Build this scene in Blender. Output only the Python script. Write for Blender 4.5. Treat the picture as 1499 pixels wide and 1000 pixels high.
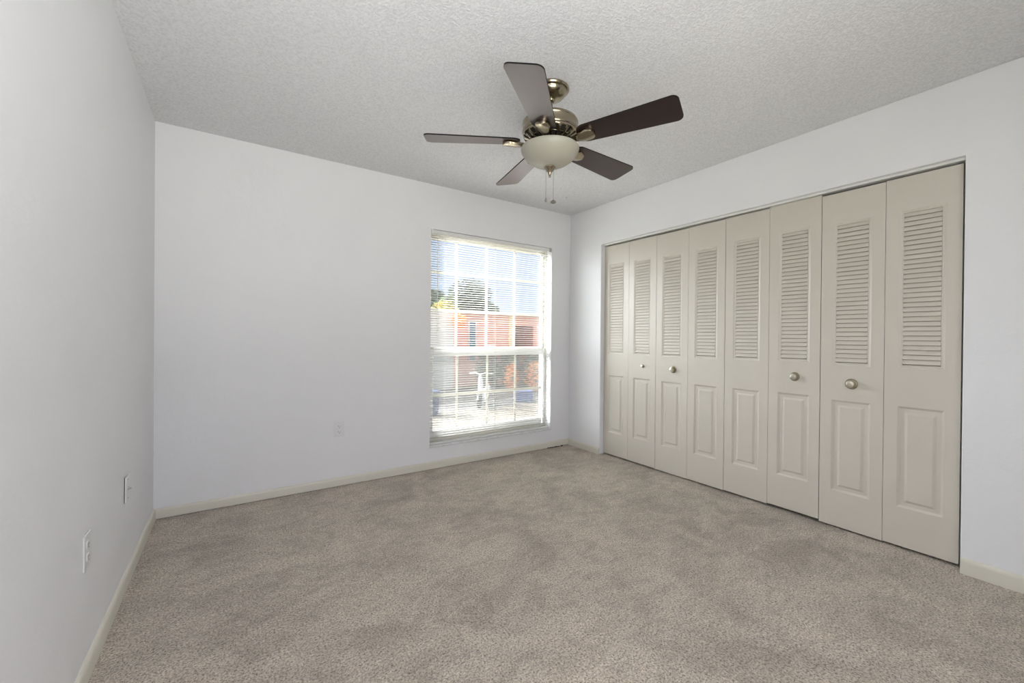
import bpy, bmesh, math, random
from mathutils import Vector, Matrix
for o in list(bpy.data.objects): bpy.data.objects.remove(o)
scene = bpy.context.scene
COL = scene.collection
R = math.radians

# ---------------------------------------------------------------- camera
W, H = 3.38, 2.44          # room width, ceiling height; back wall y=0, left wall x=0
YR = -4.05                 # rear wall, behind the camera
yaw, pitch, roll = 0.592852, -0.004461, 0.008833
fw = Vector((math.sin(yaw)*math.cos(pitch), math.cos(yaw)*math.cos(pitch), math.sin(pitch)))
rt = Vector((math.cos(yaw), -math.sin(yaw), 0)); up = rt.cross(fw)
r2 = math.cos(roll)*rt + math.sin(roll)*up; u2 = -math.sin(roll)*rt + math.cos(roll)*up
cam = bpy.data.cameras.new('camera'); camo = bpy.data.objects.new('camera', cam); COL.objects.link(camo)
M3 = Matrix((r2, u2, -fw)).transposed()
camo.matrix_world = Matrix.Translation((0.398736, -3.328629, 1.140494)) @ M3.to_4x4()
cam.sensor_width = 36; cam.lens = 607.11/1499*36; cam.sensor_fit = 'HORIZONTAL'
cam.shift_y = -(500-496.18)/1499
cam.clip_start = 0.02; cam.clip_end = 500
scene.camera = camo

# ---------------------------------------------------------------- light
world = bpy.data.worlds.new('world'); scene.world = world; world.use_nodes = True
nt = world.node_tree; N = nt.nodes; L = nt.links
bg = N['Background']
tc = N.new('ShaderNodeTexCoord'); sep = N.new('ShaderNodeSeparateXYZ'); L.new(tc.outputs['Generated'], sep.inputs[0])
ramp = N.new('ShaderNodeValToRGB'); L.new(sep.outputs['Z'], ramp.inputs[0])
# blue near the horizon, extra brightness added above and round the sun as fill
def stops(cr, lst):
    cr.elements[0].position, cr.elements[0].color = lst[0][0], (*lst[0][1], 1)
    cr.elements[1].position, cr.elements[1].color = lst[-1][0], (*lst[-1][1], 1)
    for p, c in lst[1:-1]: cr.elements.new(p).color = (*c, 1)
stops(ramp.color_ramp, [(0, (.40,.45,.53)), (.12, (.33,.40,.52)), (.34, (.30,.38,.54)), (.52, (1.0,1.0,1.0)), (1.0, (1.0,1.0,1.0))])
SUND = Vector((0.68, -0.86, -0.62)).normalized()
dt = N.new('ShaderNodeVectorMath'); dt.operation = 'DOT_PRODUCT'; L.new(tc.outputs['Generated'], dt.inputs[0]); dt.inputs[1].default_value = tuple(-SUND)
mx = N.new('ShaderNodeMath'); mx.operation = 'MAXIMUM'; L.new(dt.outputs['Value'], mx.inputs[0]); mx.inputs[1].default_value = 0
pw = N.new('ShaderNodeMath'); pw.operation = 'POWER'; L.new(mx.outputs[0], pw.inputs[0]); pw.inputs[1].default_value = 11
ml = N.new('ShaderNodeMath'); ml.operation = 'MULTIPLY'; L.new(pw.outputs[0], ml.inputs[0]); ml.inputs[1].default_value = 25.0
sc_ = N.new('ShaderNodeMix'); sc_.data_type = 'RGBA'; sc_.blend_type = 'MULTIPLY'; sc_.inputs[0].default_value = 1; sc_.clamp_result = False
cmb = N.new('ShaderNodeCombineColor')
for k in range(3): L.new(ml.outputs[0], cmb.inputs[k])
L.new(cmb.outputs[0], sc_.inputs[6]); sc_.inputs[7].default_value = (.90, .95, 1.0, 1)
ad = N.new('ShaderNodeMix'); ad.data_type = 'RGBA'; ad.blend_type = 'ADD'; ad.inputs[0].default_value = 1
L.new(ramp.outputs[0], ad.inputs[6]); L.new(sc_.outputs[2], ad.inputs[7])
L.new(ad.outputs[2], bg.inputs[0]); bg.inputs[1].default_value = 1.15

sun = bpy.data.lights.new('sun', 'SUN'); sun.energy = 7.0; sun.angle = R(0.6); sun.color = (1.0, 0.97, 0.92)
suno = bpy.data.objects.new('sun', sun); COL.objects.link(suno)
sd = Vector((0.68, -0.86, -0.62))        # travel direction: in from beyond the window, upper left
suno.rotation_euler = sd.to_track_quat('-Z', 'Y').to_euler()

def portal(name, loc, sx, sz, toward):
    l = bpy.data.lights.new(name, 'AREA'); l.shape = 'RECTANGLE'; l.size = sx; l.size_y = sz
    l.cycles.is_portal = True
    o = bpy.data.objects.new(name, l); COL.objects.link(o); o.location = loc
    o.rotation_euler = Vector(toward).to_track_quat('-Z', 'Y').to_euler()
portal('window_portal', (2.465, 0.20, 1.12), 1.33, 1.88, (0, -1, 0))

# added fill lamps behind the camera: one in the rear opening, one aimed up
def area(name, loc, sx, sy, toward, watts, color):
    l = bpy.data.lights.new(name, 'AREA'); l.shape = 'RECTANGLE'; l.size = sx; l.size_y = sy; l.energy = watts; l.color = color
    o = bpy.data.objects.new(name, l); COL.objects.link(o); o.location = loc
    o.rotation_euler = Vector(toward).to_track_quat('-Z', 'Y').to_euler(); return o
area('rear_fill', (.95, YR-0.12, 1.25), 1.3, 1.6, (0, 1, 0), 11.5, (.98, .975, 1.0))
area('bounce_fill', (.60, -3.70, 1.25), .7, .7, (-.02, .70, 1), 9.5, (.93, .93, 1.0)).data.spread = R(120)

vs = scene.view_settings
vs.view_transform = 'Standard'; vs.look = 'None'; vs.exposure = 0.86; vs.gamma = 1.0; vs.use_curve_mapping = False

# ---------------------------------------------------------------- materials
def mat(name, color=(.8,.8,.8), rough=.5, metal=0.0, spec=0.5, coat=0.0, ior=None):
    m = bpy.data.materials.new(name); m.use_nodes = True
    b = m.node_tree.nodes['Principled BSDF']
    b.inputs['Base Color'].default_value = (*color, 1); b.inputs['Roughness'].default_value = rough
    b.inputs['Metallic'].default_value = metal; b.inputs['Specular IOR Level'].default_value = spec
    b.inputs['Coat Weight'].default_value = coat
    if ior: b.inputs['IOR'].default_value = ior
    return m
def coords(m, scale=(1,1,1), kind='Object'):
    nt = m.node_tree; t = nt.nodes.new('ShaderNodeTexCoord'); mp = nt.nodes.new('ShaderNodeMapping')
    mp.inputs['Scale'].default_value = scale
    nt.links.new(t.outputs[kind], mp.inputs[0]); return mp.outputs[0]
def noise(m, co, scale, detail=3, rough=.5, dist=0):
    n = m.node_tree.nodes.new('ShaderNodeTexNoise'); n.inputs['Scale'].default_value = scale
    n.inputs['Detail'].default_value = detail; n.inputs['Roughness'].default_value = rough; n.inputs['Distortion'].default_value = dist
    m.node_tree.links.new(co, n.inputs['Vector']); return n.outputs['Fac']
def rampn(m, fac, stops):
    n = m.node_tree.nodes.new('ShaderNodeValToRGB'); cr = n.color_ramp
    cr.elements[0].position, cr.elements[0].color = stops[0][0], (*stops[0][1], 1)
    cr.elements[1].position, cr.elements[1].color = stops[-1][0], (*stops[-1][1], 1)
    for p, c in stops[1:-1]:
        e = cr.elements.new(p); e.color = (*c, 1)
    m.node_tree.links.new(fac, n.inputs[0]); return n.outputs[0]
def bump(m, fac, strength, dist, prev=None):
    n = m.node_tree.nodes.new('ShaderNodeBump'); n.inputs['Strength'].default_value = strength; n.inputs['Distance'].default_value = dist
    m.node_tree.links.new(fac, n.inputs['Height'])
    if prev: m.node_tree.links.new(prev, n.inputs['Normal'])
    m.node_tree.links.new(n.outputs[0], m.node_tree.nodes['Principled BSDF'].inputs['Normal']); return n.outputs[0]
def setc(m, out): m.node_tree.links.new(out, m.node_tree.nodes['Principled BSDF'].inputs['Base Color'])
def mixc(m, fac, a, b, mode='MIX'):
    n = m.node_tree.nodes.new('ShaderNodeMix'); n.data_type = 'RGBA'; n.blend_type = mode
    for s, v in ((0, fac), (6, a), (7, b)):
        if hasattr(v, 'links'): m.node_tree.links.new(v, n.inputs[s])
        elif s == 0: n.inputs[0].default_value = v
        else: n.inputs[s].default_value = (*v, 1)
    return n.outputs[2]

M = {}
m = M['wall'] = mat('wall paint', (.80,.80,.815), .62, spec=.3)
co = coords(m); a = noise(m, co, 1.6, 3, .6); setc(m, rampn(m, a, [(.3,(.825,.825,.84)),(.7,(.85,.85,.865))]))
b1 = bump(m, noise(m, co, 9, 5, .6), .25, .012); bump(m, noise(m, co, 120, 2), .08, .003, b1)
m = M['ceiling'] = mat('textured ceiling', (.80,.80,.81), .85, spec=.2)
co = coords(m)
v = noise(m, co, 88, 4, .62, .5)
setc(m, rampn(m, v, [(.40,(.76,.76,.77)),(.52,(.86,.86,.87)),(.7,(.88,.88,.89))]))
v2 = rampn(m, v, [(.42,(0,0,0)),(.60,(1,1,1))]); b1 = bump(m, v2, .45, .008); bump(m, noise(m, co, 210, 2), .35, .004, b1)
m = M['carpet'] = mat('cut pile carpet', (.3,.26,.22), 1.0, spec=.05)
b_ = m.node_tree.nodes['Principled BSDF']; b_.inputs['Sheen Weight'].default_value = .25; b_.inputs['Sheen Roughness'].default_value = .6
co = coords(m)
fine = noise(m, co, 135, 4, .75, .4); mid = noise(m, co, 55, 3, .6); big = noise(m, co, 2.6, 5, .62, .6); big2 = noise(m, coords(m,(1,1.6,1)), 5.5, 3, .6, 1.5)
c1 = rampn(m, fine, [(.38,(.22,.18,.14)),(.46,(.60,.518,.43)),(.54,(.76,.675,.572)),(.62,(.95,.86,.745))])
c2 = rampn(m, mid, [(.3,(.86,.855,.85)),(.7,(1.06,1.05,1.04))])
c3 = rampn(m, big, [(.36,(.78,.77,.76)),(.5,(.96,.96,.96)),(.62,(1.06,1.05,1.04))])
c4 = rampn(m, big2, [(.36,(.86,.85,.84)),(.55,(1.03,1.03,1.03))])
cc = mixc(m, 1.0, c1, c2, 'MULTIPLY'); cc = mixc(m, 1.0, cc, c3, 'MULTIPLY'); cc = mixc(m, 1.0, cc, c4, 'MULTIPLY'); setc(m, cc)
b1 = bump(m, mid, .5, .02); bump(m, fine, .8, .012, b1)
m = M['baseboard'] = mat('cream baseboard paint', (.72,.69,.60), .38)
m = M['door'] = mat('cream door paint', (.62,.58,.505), .36)
co = coords(m); setc(m, rampn(m, noise(m, co, 3, 3), [(.3,(.625,.583,.508)),(.7,(.645,.603,.528))])); bump(m, noise(m, coords(m,(1,1,.12)), 150, 3), .05, .003)
M['white'] = mat('white painted metal', (.80,.80,.78), .35)
M['slat'] = mat('white blind slat', (.84,.83,.79), .4)
M['vinyl'] = mat('window frame vinyl', (.60,.58,.515), .4)
m = M['sill'] = mat('marble sill', (.80,.80,.80), .22)
co = coords(m); setc(m, rampn(m, noise(m, co, 14, 6, .7, 2), [(.38,(.72,.72,.73)),(.56,(.82,.82,.82))]))
M['plate'] = mat('white plastic plate', (.80,.80,.80), .3)
M['slot'] = mat('dark slot', (.05,.05,.05), .6)
M['screw'] = mat('screw metal', (.5,.5,.48), .35, .9)
m = M['brass'] = mat('antique brushed brass', (.34,.295,.215), .2, 1.0)
co = coords(m,(1,1,6)); bump(m, noise(m, co, 60, 2), .04, .002)
M['nickel'] = mat('worn nickel knob', (.72,.68,.58), .28, .85)
M['knobrose'] = mat('aged brass rosette', (.33,.29,.20), .35, .9)
M['darkmetal'] = mat('motor interior', (.02,.018,.015), .5)
m = M['blade'] = mat('mahogany blade finish', (.020,.005,.004), .28, spec=.5, ior=1.42, coat=.5)
m.node_tree.nodes['Principled BSDF'].inputs['Coat IOR'].default_value = 1.42
m.node_tree.nodes['Principled BSDF'].inputs['Coat Roughness'].default_value = .26
m.node_tree.nodes['Principled BSDF'].inputs['Coat Tint'].default_value = (1.0,.88,.86,1)
m.node_tree.nodes['Principled BSDF'].inputs['Specular Tint'].default_value = (1.0,.86,.84,1)
m.node_tree.nodes['Principled BSDF'].inputs['Coat Roughness'].default_value = .30
m.node_tree.nodes['Principled BSDF'].inputs['Coat IOR'].default_value = 1.6
co = coords(m,(2,28,28)); setc(m, rampn(m, noise(m, co, 3, 5, .6, 1), [(.35,(.005,.0008,.0007)),(.65,(.010,.002,.0016))]))
M['edge'] = mat('black blade edge', (.006,.005,.005), .7, spec=.15)
m = M['bowl'] = mat('frosted cream glass', (.40,.385,.315), .42)
b_ = m.node_tree.nodes['Principled BSDF']; b_.inputs['Subsurface Weight'].default_value = .25; b_.inputs['Subsurface Radius'].default_value = (.03,.03,.02); b_.inputs['Subsurface Scale'].default_value = .4
M['chain'] = mat('bead chain', (.35,.33,.30), .3, .9)
M['cord'] = mat('blind cord', (.75,.74,.70), .8)
def thin(name, tr, gl, tint=(1,1,1), rough=.02):
    m = bpy.data.materials.new(name); m.use_nodes = True; nt = m.node_tree; nt.nodes.clear()
    o = nt.nodes.new('ShaderNodeOutputMaterial'); t = nt.nodes.new('ShaderNodeBsdfTransparent'); t.inputs[0].default_value = (*tint, 1)
    g = gl; x = nt.nodes.new('ShaderNodeMixShader')
    g = nt.nodes.new('ShaderNodeBsdfGlossy' if gl == 'g' else 'ShaderNodeBsdfDiffuse')
    if gl == 'g': g.inputs['Roughness'].default_value = rough
    else: g.inputs[0].default_value = (.35,.35,.35,1)
    x.inputs[0].default_value = tr
    nt.links.new(t.outputs[0], x.inputs[1]); nt.links.new(g.outputs[0], x.inputs[2]); nt.links.new(x.outputs[0], o.inputs[0]); return m
M['glass'] = thin('clear window glass', .06, 'g', (.97,.98,.98))
M['screen'] = thin('insect screen', .30, 'd')
M['dark'] = mat('closet interior shade', (.10,.10,.10), .9)  # closet colour darkened so the gaps between doors look shaded
# outside
m = M['grass'] = mat('sparse lawn', (.2,.24,.1), .95); setc(m, rampn(m, noise(m, coords(m), 6, 5), [(.35,(.22,.24,.13)),(.65,(.42,.40,.27))]))
m = M['concrete'] = mat('pale driveway', (.55,.50,.42), .9); setc(m, rampn(m, noise(m, coords(m), 2, 5), [(.3,(.17,.145,.115)),(.7,(.22,.19,.155))]))
m = M['asphalt'] = mat('asphalt', (.2,.2,.2), .9); setc(m, rampn(m, noise(m, coords(m), 30, 3), [(.3,(.13,.115,.11)),(.7,(.18,.165,.16))]))
m = M['pink'] = mat('salmon stucco', (.72,.36,.30), .9); bump(m, noise(m, coords(m), 40, 3), .3, .01)
M['trimwhite'] = mat('white stucco', (.62,.60,.58), .8)
M['pillar'] = mat('peach stucco', (.85,.62,.40), .85)
M['bluegrey'] = mat('blue grey paint', (.10,.14,.20), .5)
M['porchdark'] = mat('dark porch door', (.06,.06,.06), .6)
m = M['leaf'] = mat('green leaves', (.09,.15,.05), .6); setc(m, rampn(m, noise(m, coords(m), 3, 3), [(.35,(.06,.10,.035)),(.65,(.16,.22,.07))]))
M['leafdark'] = mat('dusky green leaves', (.07,.10,.07), .7)
M['leafyellow'] = mat('yellow blossom leaves', (.65,.50,.12), .7)
M['leaforange'] = mat('orange bougainvillea', (.85,.30,.08), .7)
M['trunk'] = mat('bark', (.14,.10,.07), .9)
M['scooter'] = mat('white scooter plastic', (.85,.85,.86), .25)
M['rubber'] = mat('tyre rubber', (.03,.03,.03), .8)
M['red'] = mat('red lens', (.6,.03,.03), .3)
M['crate'] = mat('blue plastic', (.17,.21,.42), .5)
M['bin'] = mat('dark blue bin plastic', (.10,.13,.22), .5)
M['wire'] = mat('cable', (.10,.14,.22), .7)

# ---------------------------------------------------------------- helpers
def link(name, bm, m, parent=None, smooth=False, bevel=0, loc=None, rot=None, seg=2):
    me = bpy.data.meshes.new(name)
    bmesh.ops.recalc_face_normals(bm, faces=bm.faces); bm.to_mesh(me); bm.free()
    o = bpy.data.objects.new(name, me); COL.objects.link(o)
    ms = m if isinstance(m, (list, tuple)) else [m]
    for x in ms: me.materials.append(x)
    if smooth:
        for p in me.polygons: p.use_smooth = True
        md = o.modifiers.new('es', 'EDGE_SPLIT'); md.split_angle = R(38)
    if bevel:
        md = o.modifiers.new('bv', 'BEVEL'); md.width = bevel; md.segments = seg; md.limit_method = 'ANGLE'; md.angle_limit = R(40)
        md.harden_normals = False
    if parent: o.parent = parent
    if loc: o.location = loc
    if rot: o.rotation_euler = rot
    return o
def empty(name, loc=(0,0,0), rot=(0,0,0), parent=None):
    o = bpy.data.objects.new(name, None); COL.objects.link(o); o.location = loc; o.rotation_euler = rot; o.empty_display_size = .1
    if parent: o.parent = parent
    return o
def tag(o, label, cat, group=None, kind=None):
    o['label'] = label; o['category'] = cat
    if group: o['group'] = group
    if kind: o['kind'] = kind
    return o
def struct(o, label=None):
    o['kind'] = 'structure'
    if label: o['label'] = label
    return o
def box(bm, x0, x1, y0, y1, z0, z1, mi=0):
    v = [bm.verts.new(p) for p in ((x0,y0,z0),(x1,y0,z0),(x1,y1,z0),(x0,y1,z0),(x0,y0,z1),(x1,y0,z1),(x1,y1,z1),(x0,y1,z1))]
    for f in ((0,3,2,1),(4,5,6,7),(0,1,5,4),(1,2,6,5),(2,3,7,6),(3,0,4,7)):
        bm.faces.new([v[i] for i in f]).material_index = mi
    return v
def BM(*boxes):
    bm = bmesh.new()
    for b in boxes: box(bm, *b)
    return bm
def lathe(bm, prof, n=48, c=(0,0,0), close=False, axis='z'):
    rings = []
    for r, z in prof:
        ring = []
        for i in range(n):
            a = 2*math.pi*i/n
            p = (r*math.cos(a), r*math.sin(a), z)
            if axis == 'x': p = (z, r*math.cos(a), r*math.sin(a))
            if axis == 'y': p = (r*math.cos(a), z, r*math.sin(a))
            ring.append(bm.verts.new((p[0]+c[0], p[1]+c[1], p[2]+c[2])))
        rings.append(ring)
    for a, b in zip(rings, rings[1:]):
        for i in range(n): bm.faces.new((a[i], a[(i+1)%n], b[(i+1)%n], b[i]))
    if close:
        bm.faces.new(rings[0][::-1]); bm.faces.new(rings[-1])
    return rings
def tube(bm, pts, r, n=8, caps=True):
    pts = [Vector(p) for p in pts]; rings = []
    for i, p in enumerate(pts):
        d = (pts[min(i+1, len(pts)-1)] - pts[max(i-1, 0)]).normalized()
        a = d.orthogonal().normalized() if abs(d.z) > .9 else d.cross(Vector((0,0,1))).normalized()
        b = d.cross(a)
        rr = r[i] if isinstance(r, (list, tuple)) else r
        rings.append([bm.verts.new(p + a*rr*math.cos(2*math.pi*k/n) + b*rr*math.sin(2*math.pi*k/n)) for k in range(n)])
    for a, b in zip(rings, rings[1:]):
        for i in range(n): bm.faces.new((a[i], a[(i+1)%n], b[(i+1)%n], b[i]))
    if caps: bm.faces.new(rings[0][::-1]); bm.faces.new(rings[-1])
def prism(bm, outline, z0, z1):
    a = [bm.verts.new((x, y, z0)) for x, y in outline]; b = [bm.verts.new((x, y, z1)) for x, y in outline]
    n = len(outline)
    for i in range(n): bm.faces.new((a[i], a[(i+1)%n], b[(i+1)%n], b[i]))
    bm.faces.new(a[::-1]); bm.faces.new(b)

# ---------------------------------------------------------------- room shell
T = .15
WX0, WX1, WZ0, WZ1 = 1.80, 3.13, .19, 2.06           # window opening
CY0, CY1, CZ = -.45, -2.876, 2.053                   # closet opening
struct(link('floor', BM((-T, W+.75, YR-T, T, -.12, 0)), M['carpet']))
struct(link('ceiling', BM((-T, W+.75, YR-T, T, H, H+.12)), M['ceiling']))
struct(link('wall_left', BM((-T, 0, YR-T, T, 0, H)), M['wall']))
WT = .20
struct(link('wall_back', BM((0, WX0, 0, WT, 0, H), (WX1, W+.75, 0, WT, 0, H), (WX0, WX1, 0, WT, 0, WZ0), (WX0, WX1, 0, WT, WZ1, H)), M['wall']))
bm = bmesh.new(); ol = [(YR,0),(YR,H),(0,H),(0,0),(CY0,0),(CY0,CZ),(CY1,CZ),(CY1,0)]
a = [bm.verts.new((W, y, z)) for y, z in ol]; b = [bm.verts.new((W+.115, y, z)) for y, z in ol]
for i in range(8): bm.faces.new((a[i], a[(i+1)%8], b[(i+1)%8], b[i]))
bm.faces.new(a); bm.faces.new(b[::-1])
struct(link('wall_right', bm, M['wall'], bevel=.004))
RX0, RX1, RZ0, RZ1 = .25, 1.65, .40, 2.10  # opening added in the unseen rear wall for the fill lamp
struct(link('wall_rear', BM((0, RX0, YR-T, YR, 0, H), (RX1, W+.115, YR-T, YR, 0, H), (RX0, RX1, YR-T, YR, 0, RZ0), (RX0, RX1, YR-T, YR, RZ1, H)), M['wall']))
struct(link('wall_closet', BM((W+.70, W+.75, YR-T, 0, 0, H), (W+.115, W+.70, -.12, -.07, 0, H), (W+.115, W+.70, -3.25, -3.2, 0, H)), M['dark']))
# head jamb strip over the closet doors
struct(link('trim_1', BM((W+.030, W+.112, CY1+.002, CY0-.002, CZ-.012, CZ)), M['white']), 'white metal track strip over the closet doors')

def baseboard(name, p0, p1, nrm, h=.066, t=.013):
    """profile swept from p0 to p1 (at floor), nrm = into the room"""
    bm = bmesh.new(); p0 = Vector(p0); p1 = Vector(p1); n = Vector(nrm)
    prof = [(0,0),(t,0),(t,h*.72),(t*.86,h*.86),(t*.5,h*.97),(t*.1,h),(0,h)]
    a = [bm.verts.new(p0 + n*q + Vector((0,0,z))) for q, z in prof]; b = [bm.verts.new(p1 + n*q + Vector((0,0,z))) for q, z in prof]
    k = len(prof)
    for i in range(k): bm.faces.new((a[i], a[(i+1)%k], b[(i+1)%k], b[i]))
    bm.faces.new(a); bm.faces.new(b[::-1])
    return link(name, bm, M['baseboard'], smooth=True)
struct(baseboard('baseboard_left', (0, 0, 0), (0, YR, 0), (1,0,0)), 'cream baseboard along the left wall')
bb = struct(baseboard('baseboard_back', (.013, 0, .005), (W-.013, 0, .005), (0,-1,0), h=.061), 'cream baseboard under the window wall')
struct(baseboard('baseboard_right', (W, 0, 0), (W, CY0+.002, 0), (-1,0,0)), 'short cream baseboard between window wall and closet')
struct(baseboard('baseboard_right', (W, CY1-.002, 0), (W, YR, 0), (-1,0,0), h=.078), 'cream baseboard right of the closet')
# black crumbs and torn edge where the carpet meets the baseboard near the corner
random.seed(3)
bm = bmesh.new()
for i in range(60):
    x = 3.07 + random.random()**1.2*.22; s = random.uniform(.002, .008)
    vs_ = bmesh.ops.create_icosphere(bm, subdivisions=1, radius=s, matrix=Matrix.Translation((x, -.013-random.uniform(0, .010), random.uniform(.001, .009))))['verts']
    for v in vs_:
        c_ = Vector((x, -.013, .004)); v.co = c_ + (v.co-c_)*random.uniform(.5, 1.35); v.co.z = max(v.co.z*.7, .0005); v.co.y = min(v.co.y, -.0132)
tag(link('debris', bm, M['slot']), 'black crumbs along the baseboard right of the window, near the corner', 'debris', kind='stuff')

# ---------------------------------------------------------------- window
win = empty('window_1', (WX0, .10, WZ0)); struct(win, 'white window with muntin grid, taller upper part above a meeting rail')
def wl(name, boxes, m, bevel=.003, parent=win):
    return link(name, BM(*[(a-WX0, b-WX0, c-.10, d-.10, e-WZ0, f-WZ0) for a, b, c, d, e, f in boxes]), m, parent, bevel=bevel)
fy0, fy1 = .085, .150
wl('frame', [(WX0, WX0+.028, fy0, fy1, WZ0+.02, WZ1), (WX1-.014, WX1, fy0, fy1, WZ0+.02, WZ1), (WX0+.028, WX1-.014, fy0, fy1, WZ1-.03, WZ1), (WX0+.028, WX1-.014, fy0, fy1, WZ0+.02, WZ0+.055)], M['vinyl'])
ZM0, ZM1 = .965, 1.045
gx = [2.10, 2.42, 2.745]
a0_, a1_ = WX0+.028, WX1-.014
us = wl('sash', [(a0_, a0_+.022, .110, .138, ZM1, WZ1-.03), (a1_-.022, a1_, .110, .138, ZM1, WZ1-.03), (a0_, a1_, .108, .140, ZM0+.02, ZM1), (a0_+.022, a1_-.022, .110, .138, WZ1-.055, WZ1-.03)], M['vinyl'])
us['label'] = 'fixed upper sash'
wl('muntins', [(x-.011, x+.011, .113, .120, ZM1, WZ1-.055) for x in gx] + [(a0_+.022, a1_-.022, .1135, .1195, z-.012, z+.012) for z in (1.715, 1.37)], M['vinyl'], .002, None).parent = us
wl('glass', [(a0_+.01, a1_-.01, .124, .127, ZM1-.005, WZ1-.05)], M['glass'], 0, None).parent = us
ls = wl('sash', [(a0_, a0_+.036, .088, .108, WZ0+.055, ZM1-.02), (a1_-.024, a1_, .088, .108, WZ0+.055, ZM1-.02), (a0_+.036, a1_-.036, .086, .107, ZM0, ZM1-.004), (a0_+.036, a1_-.036, .088, .108, WZ0+.055, WZ0+.115)], M['white'])
ls['label'] = 'sliding lower sash in whiter paint'
wl('muntins', [(x-.011, x+.011, .091, .096, WZ0+.115, ZM0) for x in gx] + [(a0_+.036, a1_-.036, .0915, .0965, .60, .63)], M['vinyl'], .002, None).parent = ls
wl('glass', [(a0_+.03, a1_-.03, .0985, .101, WZ0+.11, ZM0+.01)], M['glass'], 0, None).parent = ls
for o in list(us.children)+list(ls.children): o.location = (0,0,0)
wl('insect_screen', [(a0_+.03, a1_-.03, .142, .1425, WZ0+.06, ZM0+.03)], M['screen'], 0)
wl('lock', [(2.44, 2.50, .078, .100, ZM1-.004, ZM1+.012)], M['white'], .004)
struct(link('trim_2', BM((WX0-.004, WX1+.004, -.010, .0, WZ0-.004, WZ0+.014), (WX0, WX1, .0, .19, WZ0-.0, WZ0+.014)), M['sill'], bevel=.003), 'pale marble sill under the window')
# rear opening, behind the camera: added, unseen, to frame the fill lamp
w2 = empty('rear_fill_opening', (RX0, YR-.08, RZ0)); struct(w2, 'added opening behind the camera, round the fill lamp')
link('frame', BM((0, .04, -.03, .03, 0, 1.7), (1.36, 1.4, -.03, .03, 0, 1.7), (.04, 1.36, -.03, .03, 0, .04), (.04, 1.36, -.03, .03, 1.66, 1.7)), M['white'], w2)

# ---------------------------------------------------------------- venetian blind
bl = empty('venetian_blind', (2.465, .030, WZ1))
tag(bl, 'white horizontal mini blind with open slats hung inside the window opening', 'blind')
bw = .651
link('headrail', BM((-bw-.004, bw+.004, -.020, .018, -.032, -.002)), M['white'], bl, bevel=.003)
bm = bmesh.new(); zt, zb = -.045, -1.83; pitchz = .0206; k = 0; z = zt
random.seed(5)
while z > zb:
    sag = random.uniform(-.0006, .0006); tilt = .10 + random.uniform(-.02, .02)
    ys = [-.0125, -.0065, 0, .0065, .0125]; prof = []
    for y in ys: prof.append((y, z + sag + .0022*(1-(y/.0125)**2) - math.tan(tilt)*y))
    A = [bm.verts.new((-bw, y, q)) for y, q in prof]; B = [bm.verts.new((bw, y, q)) for y, q in prof]
    for i in range(4): bm.faces.new((A[i], A[i+1], B[i+1], B[i]))
    z -= pitchz
o = link('slats', bm, M['slat'], bl, smooth=True); sm = o.modifiers.new('so', 'SOLIDIFY'); sm.thickness = .0004
link('bottom_rail', BM((-bw, bw, -.013, .013, -1.855, -1.842)), M['white'], bl, bevel=.003)
for x in (-.515, .0, .515):
    bm = bmesh.new()
    for y in (-.0135, .0135): tube(bm, [(x, y, -.032), (x, y, -1.85)], .0007, 5)
    tube(bm, [(x+.006, .0, -.032), (x+.006, .0, -1.84)], .0009, 5)
    link('ladder_cord', bm, M['cord'], bl)
bm = bmesh.new(); tube(bm, [(.60, -.024, -.02), (.60, -.026, -.09)], .003, 8); tube(bm, [(.60, -.026, -.09), (.602, -.020, -1.10)], .0012, 6)
bm2 = bmesh.new(); tube(bm2, [(-.60, -.023, -.025), (-.60, -.024, -.05)], .0025, 8); tube(bm2, [(-.60, -.024, -.05), (-.598, -.022, -1.0)], .0028, 6)
link('pull_cord', bm, M['cord'], bl)
link('tilt_wand', bm2, M['cord'], bl)
link('bracket', BM((bw-.012, bw+.008, -.024, -.019, -.036, .0)), M['screw'], bl)
link('bracket', BM((-bw-.008, -bw+.012, -.024, -.019, -.036, .0)), M['white'], bl)

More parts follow.
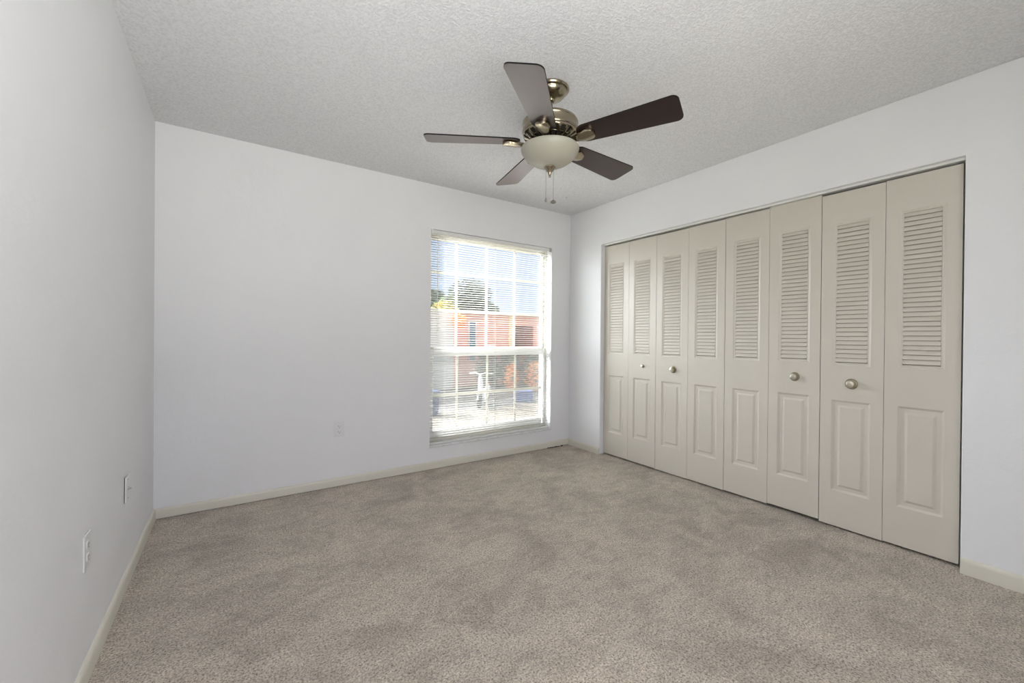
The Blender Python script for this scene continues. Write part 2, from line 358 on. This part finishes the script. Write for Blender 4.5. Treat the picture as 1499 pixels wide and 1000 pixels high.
# ---------------------------------------------------------------- closet doors
LW, LH = .2995, 2.015
def leaf_mesh():
    """local: x = along wall (0..LW), y = depth away from room (0 = front face), z up"""
    bm = bmesh.new()
    hx0, hx1 = .058, .243
    def P(x, y, z): return bm.verts.new((x, y, z))
    def quad(*p): bm.faces.new([P(*q) for q in p])
    zs = [0, .212, .764, .972, 1.835, LH]; xs = [0, hx0, hx1, LW]
    for i in range(5):
        for j in range(3):
            if j == 1 and i in (1, 3): continue
            quad((xs[j],0,zs[i]), (xs[j+1],0,zs[i]), (xs[j+1],0,zs[i+1]), (xs[j],0,zs[i+1]))
    def ring(a, ya, b, yb):
        (ax0,ax1,az0,az1), (bx0,bx1,bz0,bz1) = a, b
        A = [(ax0,ya,az0),(ax1,ya,az0),(ax1,ya,az1),(ax0,ya,az1)]; B = [(bx0,yb,bz0),(bx1,yb,bz0),(bx1,yb,bz1),(bx0,yb,bz1)]
        for i in range(4):
            j = (i+1) % 4; quad(A[i], A[j], B[j], B[i])
    def ins(r, d): return (r[0]+d, r[1]-d, r[2]+d, r[3]-d)
    r0 = (hx0, hx1, zs[1], zs[2]); r1 = ins(r0, .010); r2 = ins(r0, .013); r3 = ins(r0, .030); r4 = ins(r0, .043)
    ring(r0, 0, r1, .0075); ring(r1, .0075, r2, .0085); ring(r2, .0085, r3, .0085); ring(r3, .0085, r4, .0015)
    quad((r4[0],.0015,r4[2]), (r4[1],.0015,r4[2]), (r4[1],.0015,r4[3]), (r4[0],.0015,r4[3]))
    q0 = (hx0, hx1, zs[3], zs[4]); q1 = ins(q0, .011); q2 = ins(q0, .014); q3 = ins(q0, .018)
    ring(q0, 0, q1, .005); ring(q1, .005, q2, .0042); ring(q2, .0042, q3, .006); ring(q3, .006, q3, .022)
    quad((q3[0],.022,q3[2]), (q3[1],.022,q3[2]), (q3[1],.022,q3[3]), (q3[0],.022,q3[3]))
    th = .032
    quad((0,0,0),(0,th,0),(0,th,LH),(0,0,LH)); quad((LW,0,0),(LW,th,0),(LW,th,LH),(LW,0,LH))
    quad((0,th,0),(LW,th,0),(LW,th,LH),(0,th,LH)); quad((0,0,0),(LW,0,0),(LW,th,0),(0,th,0)); quad((0,0,LH),(LW,0,LH),(LW,th,LH),(0,th,LH))
    bmesh.ops.remove_doubles(bm, verts=bm.verts, dist=1e-5)
    return bm, q3
bm, q3 = leaf_mesh()
def louvers(q):
    bm = bmesh.new(); n = 32; z0, z1 = q[2], q[3]; p = (z1-z0)/n
    for i in range(n):
        z = z0 + p*i            # slat: front lower edge at z+, rises away from the room
        pr = [(.0030, z+.0052), (.0016, z+.0064), (.0018, z+.0085), (.0100, z+p+.0032), (.0150, z+p+.0032), (.0140, z+.0064)]
        pr = [(y, min(max(zz, z0), z1-.0002*k)) for k, (y, zz) in enumerate(pr)]
        A = [bm.verts.new((q[0], y, zz)) for y, zz in pr]; B = [bm.verts.new((q[1], y, zz)) for y, zz in pr]
        k = len(pr)
        for j in range(k): bm.faces.new((A[j], A[(j+1)%k], B[(j+1)%k], B[j]))
    return bm
leaf_me = None; louv_me = None
def knob_mesh():
    bm = bmesh.new()
    lathe(bm, [(.0001,-.030),(.010,-.0305),(.0165,-.028),(.0200,-.022),(.0190,-.016),(.012,-.011),(.009,-.007),(.009,-.0045)], 28, axis='y')
    return bm
def rose_mesh():
    bm = bmesh.new(); lathe(bm, [(.0001,-.0055),(.013,-.0055),(.0185,-.004),(.0200,-.0005),(.0200,.0)], 28, axis='y'); return bm
ys = [-.450, -.7525, -1.0525, -1.3545, -1.657, -1.960, -2.262, -2.566, -2.865]
zoff = [.015, .015, .012, .015, .018, .024, .013, .016]
XD = W + .052
names = ['first bifold pair from the window, narrow in view, small knob on its right leaf',
         'second bifold pair from the window with a knob on its left leaf',
         'third bifold pair from the window, knob on its right leaf, raised off the carpet',
         'bifold pair farthest from the window, knob on its left leaf']
knob_leaf = {1: (.164, .876, .62), 2: (.170, .870, 1.0), 5: (.160, .876, 1.0), 6: (.155, .868, 1.08)}
for d in range(4):
    dr = empty('door_%d' % (d+1), (XD, ys[2*d], 0)); struct(dr, 'cream louvred closet door, ' + names[d])
    for s in range(2):
        i = 2*d + s
        bmx, _ = leaf_mesh()
        lf = link('door_leaf', bmx, M['door'], dr)
        if leaf_me is None: leaf_me = lf.data
        else: lf.data = leaf_me
        lf.modifiers.clear()
        # local x -> world -y ; local y -> world +x
        w = abs(ys[i+1]-ys[i]) - (.002 if s == 0 else .0035)
        lf.matrix_local = Matrix.Translation((0, ys[i]-ys[2*d]-.001, zoff[i])) @ Matrix(((0,1,0,0),(-1,0,0,0),(0,0,1,0),(0,0,0,1))) @ Matrix.Diagonal((w/LW, 1, 1, 1))
        lv = link('louver_slats', louvers(q3), M['door'], lf)
        if louv_me is None: louv_me = lv.data
        else: lv.data = louv_me
        if i in knob_leaf:
            x, z, sc = knob_leaf[i]
            kb = link('knob', knob_mesh(), M['nickel'], lf, smooth=True, loc=(x, 0, z)); kb.scale = (sc,)*3
            kb['label'] = 'small pale metal knob' if sc < .9 else 'round pale metal knob'
            # rosette shares the knob's mesh level: joined as second material
            bmk = bmesh.new(); bmk.from_mesh(kb.data); n0 = len(bmk.faces)
            lathe(bmk, [(.0001,-.0075),(.018,-.0075),(.0265,-.0055),(.0285,-.002),(.0285,.0)], 32, axis='y')
            for k_, f in enumerate(bmk.faces):
                f.smooth = True
                if k_ >= n0: f.material_index = 1
            bmk.to_mesh(kb.data); bmk.free(); kb.data.materials.append(M['knobrose'])

# ---------------------------------------------------------------- ceiling fan
FX, FY, FZ = 1.772, -1.630, 2.160
fan = empty('ceiling_fan', (FX, FY, H))
tag(fan, 'five-blade ceiling fan with antique brass motor, mahogany blades and frosted glass bowl', 'ceiling fan')
def zz(v): return v - H
bm = bmesh.new(); lathe(bm, [(.0001,0),(.092,0),(.097,-.004),(.098,-.010),(.094,-.016),(.086,-.018),(.083,-.020),(.082,-.023),(.079,-.032),(.068,-.043),(.050,-.052),(.032,-.057),(.026,-.058),(.026,-.056),(.0001,-.054)], 64)
link('canopy', bm, M['brass'], fan, smooth=True)
bm = bmesh.new(); lathe(bm, [(.0001,-.050),(.022,-.052),(.026,-.058),(.026,-.064),(.021,-.071),(.0135,-.075),(.0125,-.080),(.0125,-.150),(.020,-.152),(.030,-.158),(.034,-.166),(.0001,-.168)], 40)
link('downrod', bm, M['brass'], fan, smooth=True)
bm = bmesh.new(); lathe(bm, [(.0001,zz(2.285)),(.05,zz(2.285)),(.095,zz(2.282)),(.125,zz(2.276)),(.139,zz(2.268)),(.144,zz(2.260)),(.1455,zz(2.254)),(.1435,zz(2.251)),(.1435,zz(2.222)),(.1455,zz(2.219)),(.146,zz(2.212)),(.143,zz(2.206)),(.130,zz(2.204)),(.0001,zz(2.204))], 72)
mh = link('motor_housing', bm, M['brass'], fan, smooth=True)
# vented underside: lathed cone with window openings over a dark core
bm = bmesh.new(); n = 100
prof = [(.1435,zz(2.206)),(.1425,zz(2.198)),(.139,zz(2.190)),(.128,zz(2.181)),(.112,zz(2.174)),(.108,zz(2.1725)),(.094,zz(2.167)),(.074,zz(2.160)),(.068,zz(2.158))]
rings = lathe(bm, prof, n)
bm.faces.ensure_lookup_table(); kill = []
for j in range(len(prof)-1):
    for i in range(n):
        f = bm.faces[j*n+i]; q = i % 5; 
        if j in (2, 3) and q in (1, 2, 3): kill.append(f)
        if j in (5, 6) and q in (1, 2, 3) : kill.append(f)
        if (i % 20) in (18, 19, 0, 1) and f in kill: kill.remove(f)
bmesh.ops.delete(bm, geom=kill, context='FACES')
vg = link('vent_grille', bm, M['brass'], fan, smooth=True); s_ = vg.modifiers.new('so', 'SOLIDIFY'); s_.thickness = .003
bm = bmesh.new(); lathe(bm, [(.136,zz(2.205)),(.134,zz(2.196)),(.120,zz(2.187)),(.095,zz(2.178)),(.066,zz(2.168)),(.0001,zz(2.165))], 48)
link('motor_core', bm, M['darkmetal'], fan, smooth=True)
bm = bmesh.new(); lathe(bm, [(.066,zz(2.163)),(.070,zz(2.160)),(.070,zz(2.150)),(.060,zz(2.146)),(.050,zz(2.144)),(.0001,zz(2.144))], 48)
link('flywheel', bm, M['darkmetal'], fan, smooth=True)
bm = bmesh.new(); lathe(bm, [(.046,zz(2.150)),(.046,zz(2.132)),(.050,zz(2.130)),(.050,zz(2.126)),(.060,zz(2.123)),(.085,zz(2.121)),(.085,zz(2.117)),(.0001,zz(2.117))], 48)
link('light_fitter', bm, M['brass'], fan, smooth=True)
bm = bmesh.new()
outer = [(.1500,zz(2.128)),(.1515,zz(2.122)),(.1500,zz(2.114)),(.1440,zz(2.101)),(.1330,zz(2.086)),(.1170,zz(2.070)),(.0960,zz(2.055)),(.0700,zz(2.043)),(.0420,zz(2.035)),(.0150,zz(2.031)),(.0001,zz(2.0305))]
inner = [(.0001,zz(2.0345)),(.0420,zz(2.039)),(.0700,zz(2.047)),(.0940,zz(2.059)),(.1140,zz(2.074)),(.1300,zz(2.089)),(.1410,zz(2.104)),(.1465,zz(2.116)),(.1470,zz(2.126)),(.1500,zz(2.128))]
lathe(bm, outer, 72); lathe(bm, inner, 72)
bmesh.ops.remove_doubles(bm, verts=bm.verts, dist=1e-4)
bowl = link('glass_bowl', bm, M['bowl'], fan, smooth=True)
bm = bmesh.new(); lathe(bm, [(.0001,zz(2.036)),(.026,zz(2.036)),(.030,zz(2.031)),(.0295,zz(2.027)),(.024,zz(2.022)),(.018,zz(2.012)),(.011,zz(2.004)),(.0085,zz(1.998)),(.0085,zz(1.994)),(.0055,zz(1.990)),(.0065,zz(1.984)),(.0050,zz(1.979)),(.0001,zz(1.977))], 40)
link('finial', bm, M['brass'], fan, smooth=True)
# pull chains
r_cam = Vector((.829, -.559, 0))
for sgn, zend, kind in ((-1, 1.862, 'drop'), (1, 1.852, 'disc')):
    p = r_cam*(.0195*sgn); bm = bmesh.new()
    tube(bm, [(p.x, p.y, zz(2.024)), (p.x, p.y, zz(zend+.010))], .0009, 6)
    z = 2.020
    while z > zend+.012:
        bmesh.ops.create_icosphere(bm, subdivisions=1, radius=.0015, matrix=Matrix.Translation((p.x, p.y, zz(z)))); z -= .0042
    ch = link('pull_chain', bm, M['chain'], fan)
    bm = bmesh.new()
    if kind == 'drop':
        lathe(bm, [(.0001,zz(zend+.012)),(.0022,zz(zend+.010)),(.0045,zz(zend)),(.0062,zz(zend-.006)),(.0050,zz(zend-.011)),(.0001,zz(zend-.0135))], 20, (p.x, p.y, 0))
    else:
        lathe(bm, [(.0001,zz(zend+.010)),(.003,zz(zend+.008)),(.0135,zz(zend+.001)),(.0155,zz(zend-.004)),(.0125,zz(zend-.008)),(.004,zz(zend-.0115)),(.0001,zz(zend-.013))], 28, (p.x, p.y, 0))
    link('pendant', bm, M['chain'], ch, smooth=True)

def rounded_blade():
    """outline in (radius, tangent)"""
    r0, r1 = .158, .647; w0, w1 = .060, .0815
    def arc(cx, cy, r, a0, a1, n=8): return [(cx+r*math.cos(a0+(a1-a0)*i/n), cy+r*math.sin(a0+(a1-a0)*i/n)) for i in range(n+1)]
    pts = []
    pts += arc(r1-.030, w1-.030, .030, math.pi/2, 0)
    pts += arc(r1-.030, -w1+.030, .030, 0, -math.pi/2)
    pts += arc(r0+.045, -w0+.045-.002, .045, -math.pi/2, -math.pi, 8)
    pts += arc(r0+.045, w0-.045+.002, .045, math.pi, math.pi/2, 8)
    return pts[::-1]
def bracket_mesh():
    bm = bmesh.new()
    st = [(.058,.014,-.006),(.085,.012,-.012),(.110,.012,-.017),(.135,.016,-.019),(.160,.024,-.018),(.185,.033,-.015),(.205,.037,-.0125),(.222,.036,-.0115),(.236,.029,-.011),(.245,.016,-.0105),(.248,.004,-.0105)]
    rows = []
    for r, w, z in st:
        th = .010 + .007*min(1, max(0, (r-.13)/.06)); z -= th-.010
        sec = [(-w, z+th*.5), (-w*.92, z), (-w*.55, z-.004), (0, z-.006), (w*.55, z-.004), (w*.92, z), (w, z+th*.5), (w*.9, z+th), (0, z+th), (-w*.9, z+th)]
        rows.append([bm.verts.new((r, t, q)) for t, q in sec])
    for a, b in zip(rows, rows[1:]):
        k = len(a)
        for i in range(k): bm.faces.new((a[i], a[(i+1)%k], b[(i+1)%k], b[i]))
    bm.faces.new(rows[0]); bm.faces.new(rows[-1][::-1])
    return bm
A0 = 3.868
blade0 = brk0 = None
for i in range(5):
    a = A0 + i*2*math.pi/5
    if blade0 is None:
        bm = bmesh.new(); prism(bm, rounded_blade(), -.0025, .0035)
        for f in bm.faces:
            f.normal_update(); f.material_index = 0 if abs(f.normal.z) > .9 else 1
        blade0 = bld = link('blade', bm, [M['blade'], M['edge']], fan)
        brk0 = bk = link('blade_bracket', bracket_mesh(), M['brass'], bld, smooth=True)
    else:
        bld = blade0.copy(); COL.objects.link(bld); bld.parent = fan
        bk = brk0.copy(); COL.objects.link(bk); bk.parent = bld
    bld.matrix_local = Matrix.Translation((0, 0, zz(FZ))) @ Matrix.Rotation(a, 4, 'Z') @ Matrix.Rotation(-.213, 4, 'X')

# ---------------------------------------------------------------- outlets and plates
def plate(name, w, h, t=.006):
    bm = bmesh.new(); box(bm, -w/2, w/2, -t, 0, -h/2, h/2); return bm
def outlet(loc, rotz, label, group=None, gap=0.0):
    """front faces local -y"""
    t = empty('wall_outlet', loc, (0, 0, rotz)); tag(t, label, 'outlet', group)
    link('cover_plate', BM((-.036, .036, -.006, 0, -.058, .058)), M['plate'], t, bevel=.0025)
    for z in (-.0205, .0205):
        bm = bmesh.new(); n = 24; pts = []
        for k in range(n):
            q = 2*math.pi*k/n; x, y = .0172*math.cos(q), .0172*math.sin(q); pts.append((x, max(-.0135, min(.0135, y))))
        A = [bm.verts.new((x, -.0060, z+y)) for x, y in pts]; B = [bm.verts.new((x, -.0082, z+y)) for x, y in pts]
        for k in range(n): bm.faces.new((A[k], A[(k+1)%n], B[(k+1)%n], B[k]))
        bm.faces.new(B)
        rc = link('receptacle', bm, M['plate'], t)
        link('slots', BM((-.0070,-.0050,-.0085,-.0080,z-.001,z+.007), (.0050,.0070,-.0085,-.0080,z-.001,z+.006), (-.0022,.0022,-.0085,-.0080,z-.0095,z-.0055)), M['slot'], rc)
    bm = bmesh.new(); lathe(bm, [(.0001,-.0075),(.003,-.0072),(.0035,-.006)], 14, axis='y'); link('screw', bm, M['plate'], t, smooth=True)
    return t
outlet((1.071, 0, .432), 0, 'white duplex outlet low on the wall left of the window')
outlet((0, -1.418, .423), math.pi/2, 'white duplex outlet on left wall, nearer the camera than the cable plate')
t = empty('cable_plate', (0.003, -.800, .438), (0, R(1.2), math.pi/2)); tag(t, 'white cable jack plate on left wall, closer to the far corner, edge lifting off', 'wall plate')
link('cover_plate', BM((-.036, .036, -.006, 0, -.058, .058)), M['plate'], t, bevel=.0025)
bm = bmesh.new(); lathe(bm, [(.0001,-.017),(.0035,-.017),(.0045,-.016),(.0045,-.009),(.008,-.009),(.008,-.006)], 16, axis='y'); link('jack', bm, M['screw'], t, smooth=True)
for z in (-.042, .042):
    bm = bmesh.new(); lathe(bm, [(.0001,-.0075),(.003,-.0072),(.0035,-.006)], 14, axis='y', c=(0,0,z)); link('screw', bm, M['screw'], t, smooth=True)
bm = bmesh.new(); tube(bm, [(0,0,0),(0,0,-.010),(.003,0,-.014),(.007,0,-.012),(.007,0,-.008)], .0016, 8)
tag(link('ceiling_hook', bm, M['chain'], loc=(2.946, -.424, H)), 'tiny metal hook in the ceiling near the window corner', 'hook')

# ---------------------------------------------------------------- outside
G = -.66
struct(link('ground', BM((-40, 60, -40, 60, G-.2, G)), M['grass']))
struct(link('driveway', BM((-3, 25, .8, 5.6, G, G+.012)), M['concrete']))
struct(link('road', BM((-25, 40, 5.6, 9.2, G, G+.010)), M['asphalt']))
struct(link('kerb', BM((-25, 40, 9.2, 9.4, G, G+.06)), M['concrete'], bevel=.02))

def leaves(bm, c, rad, n, size, squash=1.0, seed=0):
    rnd = random.Random(seed)
    for _ in range(n):
        while True:
            p = Vector((rnd.uniform(-1,1), rnd.uniform(-1,1), rnd.uniform(-1,1)))
            if .35 < p.length < 1: break
        q = Vector(c) + Vector((p.x*rad, p.y*rad, p.z*rad*squash))
        a = Vector((rnd.gauss(0,1), rnd.gauss(0,1), rnd.gauss(0,1))).normalized(); b = a.orthogonal().normalized()
        s = size*rnd.uniform(.6, 1.3)
        bm.faces.new([bm.verts.new(q + a*s), bm.verts.new(q + b*s*.45), bm.verts.new(q - a*s), bm.verts.new(q - b*s*.45)])
def tree(name, x, y, trunk_h, blobs, m, label, cat, size=.12, trunk_r=.12, group=None, extra=None):
    t = empty(name, (x, y, G)); tag(t, label, cat, group)
    bm = bmesh.new(); tube(bm, [(0,0,0), (.06,0,trunk_h*.5), (0,.05,trunk_h)], [trunk_r, trunk_r*.8, trunk_r*.55], 10)
    for dx, dy, z, r, n, sq in blobs[:4]: tube(bm, [(0,0,trunk_h*.8), (dx*.7, dy*.7, z)], [trunk_r*.5, trunk_r*.2], 6)
    link('trunk', bm, M['trunk'], t)
    bm = bmesh.new()
    for k, (dx, dy, z, r, n, sq) in enumerate(blobs): leaves(bm, (dx, dy, z), r, int(n*2.2), size*.6, sq, seed=k+int(x*10))
    link('foliage', bm, m, t)
    if extra:
        bm = bmesh.new()
        for k, (dx, dy, z, r, n, sq) in enumerate(extra[0]): leaves(bm, (dx, dy, z), r, int(n*1.8), size*.6, sq, seed=50+k)
        link('blossoms', bm, extra[1], t)
    return t
# positions worked out from the view through the window: facade 10 m beyond the wall
hs = empty('house', (8.8, 10.0, G)); tag(hs, 'salmon pink single-storey house across the street seen through the blind', 'house')
link('wall', BM((-2.15, .55, 0, 5, 0, 2.62), (.55, 1.6, 1.6, 5, 0, 2.62), (1.6, 6.0, 0, 5, 0, 2.62), (.63, 1.6, 0, .15, 2.25, 2.62)), M['pink'], hs)
link('garage_wing', BM((-6.5, -2.17, -.5, 5, 0, 2.60)), M['trimwhite'], hs)
link('roof', BM((-6.6, 6.2, -.25, 5.1, 2.62, 2.74)), M['trimwhite'], hs, bevel=.02)
link('porch_pillar', BM((.40, .63, -.06, .16, 0, 2.62)), M['pillar'], hs)
f = link('window', BM((-1.30, -1.05, -.03, .0, .95, 2.35)), M['bluegrey'], hs); link('window_frame', BM((-1.33, -1.30, -.05, .0, .92, 2.38), (-1.05, -1.02, -.05, .0, .92, 2.38), (-1.30, -1.05, -.05, .0, 2.35, 2.38), (-1.30, -1.05, -.05, .0, .92, .95)), M['trimwhite'], f)
link('front_door', BM((.75, 1.45, 1.54, 1.6, .1, 2.15)), M['porchdark'], hs)
tree('shade_tree', 12.1, 18.6, 2.6, [(0,0,4.2,1.35,1700,.8),(-.8,0,3.5,1.0,1100,.7),(1.0,0,3.3,1.0,1100,.7),(.2,0,2.9,1.2,1100,.6)], M['leafdark'], 'dark leafy tree behind the pink house, centre of the window', 'tree', .15, .16)
tree('flowering_tree', 9.8, 17.1, 2.2, [(0,0,3.2,.75,700,.9),(.4,.3,3.6,.6,500,.8)], M['leaf'], 'yellow-blossomed tree rising behind the pink house', 'tree', .11, .10, extra=([(-.1,-.2,3.0,.8,1100,.9)], M['leafyellow']))
tree('shade_tree', 11.2, 22.0, 2.6, [(0,0,4.1,1.0,1300,.8),(-.9,0,3.5,.9,900,.8)], M['leafdark'], 'blue-grey tree at far left of the window view', 'tree', .14, .14)
tree('low_tree', 17.4, 22.5, 1.6, [(0,0,3.1,.8,700,.6),(-1.3,0,3.2,.9,600,.6),(1.9,0,3.1,.7,600,.6)], M['leaf'], 'low green tree tops over the roof, right part of the window', 'tree', .12, .10)
def shrub(x, y, r, n, m, label, size=.07, z=None, group=None, tall=1.0):
    bm = bmesh.new(); leaves(bm, (0, 0, r*tall), r, n, size, tall, seed=int(x*100)); tube(bm, [(0,0,0),(0,0,r)], .02, 6)
    tag(link('shrub', bm, m, loc=(x, y, G if z is None else z)), label, 'shrub', group)
shrub(7.75, 9.05, .44, 900, M['leafdark'], 'leftmost of the dark shrubs along the foot of the pink wall', .07, tall=1.5)
shrub(8.68, 9.15, .44, 900, M['leafdark'], 'dark shrub midway along the pink wall, left of the porch pillar', .07, tall=1.5)
shrub(9.30, 8.40, .46, 900, M['leafdark'], 'dark shrub directly below the peach porch pillar', .07, tall=1.5)
shrub(10.0, 9.15, .46, 900, M['leaf'], 'green shrub in front of the porch, right of the pillar', .08)
shrub(7.85, 7.75, .26, 260, M['leaforange'], 'orange bougainvillea bush, left of the two by the street', .05, tall=1.9)
shrub(8.75, 7.70, .34, 330, M['leaforange'], 'orange bougainvillea bush at right edge of the window view', .05, tall=1.5)
shrub(6.75, 9.28, .28, 260, M['leaforange'], 'orange blossom climbing the left part of the pink wall', .06, G+2.05)
# scooter
sc = empty('motor_scooter', (5.75, 5.95, G+.011), (0, 0, R(48))); tag(sc, 'white motor scooter parked on the street outside the window', 'scooter'); sc.scale = (.84,)*3
for x in (-.42, .42):
    bm = bmesh.new(); tor = []
    n = 28; mm = 10
    for i in range(n):
        q = 2*math.pi*i/n; tor.append([bm.verts.new((x + (.185+.04*math.cos(p))*math.cos(q), .04*math.sin(p), .225 + (.185+.04*math.cos(p))*math.sin(q))) for p in [2*math.pi*k/mm for k in range(mm)]])
    for i in range(n):
        for k in range(mm): bm.faces.new((tor[i][k], tor[(i+1)%n][k], tor[(i+1)%n][(k+1)%mm], tor[i][(k+1)%mm]))
    lathe(bm, [(.0001,-.03),(.10,-.03),(.15,-.02),(.15,.02),(.10,.03),(.0001,.03)], 20, (x,0,.225), axis='y')
    link('wheel', bm, M['rubber'], sc, smooth=True)
bm = bmesh.new(); tube(bm, [(-.68,0,.30),(-.62,0,.44),(-.42,0,.50),(-.24,0,.42),(-.18,0,.26)], [.04,.055,.06,.06,.04], 12); link('front_fender', bm, M['scooter'], sc, smooth=True)
bm = bmesh.new(); tube(bm, [(-.16,0,.22),(-.24,0,.55),(-.32,0,.85),(-.34,0,.98)], [.06,.09,.07,.04], 14); link('front_shield', bm, M['scooter'], sc, smooth=True)
bm = bmesh.new(); tube(bm, [(-.22,-.34,1.02),(-.33,-.15,1.05),(-.35,0,1.00),(-.33,.15,1.05),(-.22,.34,1.02)], .022, 10); link('handlebar', bm, M['scooter'], sc, smooth=True)
bm = bmesh.new(); tube(bm, [(-.16,0,.20),(.10,0,.18),(.25,0,.34),(.45,0,.52),(.70,0,.60)], [.10,.11,.16,.17,.06], 14); link('body', bm, M['scooter'], sc, smooth=True)
bm = bmesh.new(); tube(bm, [(.02,0,.60),(.20,0,.72),(.45,0,.74),(.66,0,.74)], [.06,.12,.13,.05], 12); link('seat', bm, M['rubber'], sc, smooth=True)
link('tail_lamp', BM((.70, .76, -.08, .08, .54, .66)), M['red'], sc, bevel=.01)
# bin and crate
b = empty('wheelie_bin', (4.10, 5.55, G+.012)); tag(b, 'dark blue bin on the driveway at the left edge of the window view', 'bin')
bm = bmesh.new(); prv = [(-.22,-.25,0),(.22,-.25,0),(.22,.25,0),(-.22,.25,0)]
prv = [(p[0]*.75, p[1]*.75, 0) for p in prv]
v0 = [bm.verts.new(p) for p in prv]; v1 = [bm.verts.new((p[0]*1.15, p[1]*1.15, .52)) for p in prv]
for k in range(4): bm.faces.new((v0[k], v0[(k+1)%4], v1[(k+1)%4], v1[k]))
bm.faces.new(v0[::-1]); bm.faces.new(v1); link('body', bm, M['bin'], b, bevel=.02)
link('lid', BM((-.21, .21, -.24, .23, .52, .56)), M['bin'], b, bevel=.02)
c = empty('storage_crate', (7.13, 6.1, G+.010), (0,0,R(-25))); tag(c, 'low blue plastic crate on the street right of the scooter', 'crate')
link('box', BM((-.25, .25, -.18, .18, 0, .27)), M['crate'], c, bevel=.02); link('lid', BM((-.26, .26, -.19, .19, .27, .31)), M['crate'], c, bevel=.01)
for z, nm in ((5.15, 'upper of two power lines crossing the sky outside'), (4.85, 'lower of two power lines crossing the sky outside')):
    bm = bmesh.new(); tube(bm, [(-30+7*i, 17+.6*i, z + .004*((i-5)*7)**2*.12) for i in range(11)], .022, 6); tag(link('power_line', bm, M['wire']), nm, 'power line')
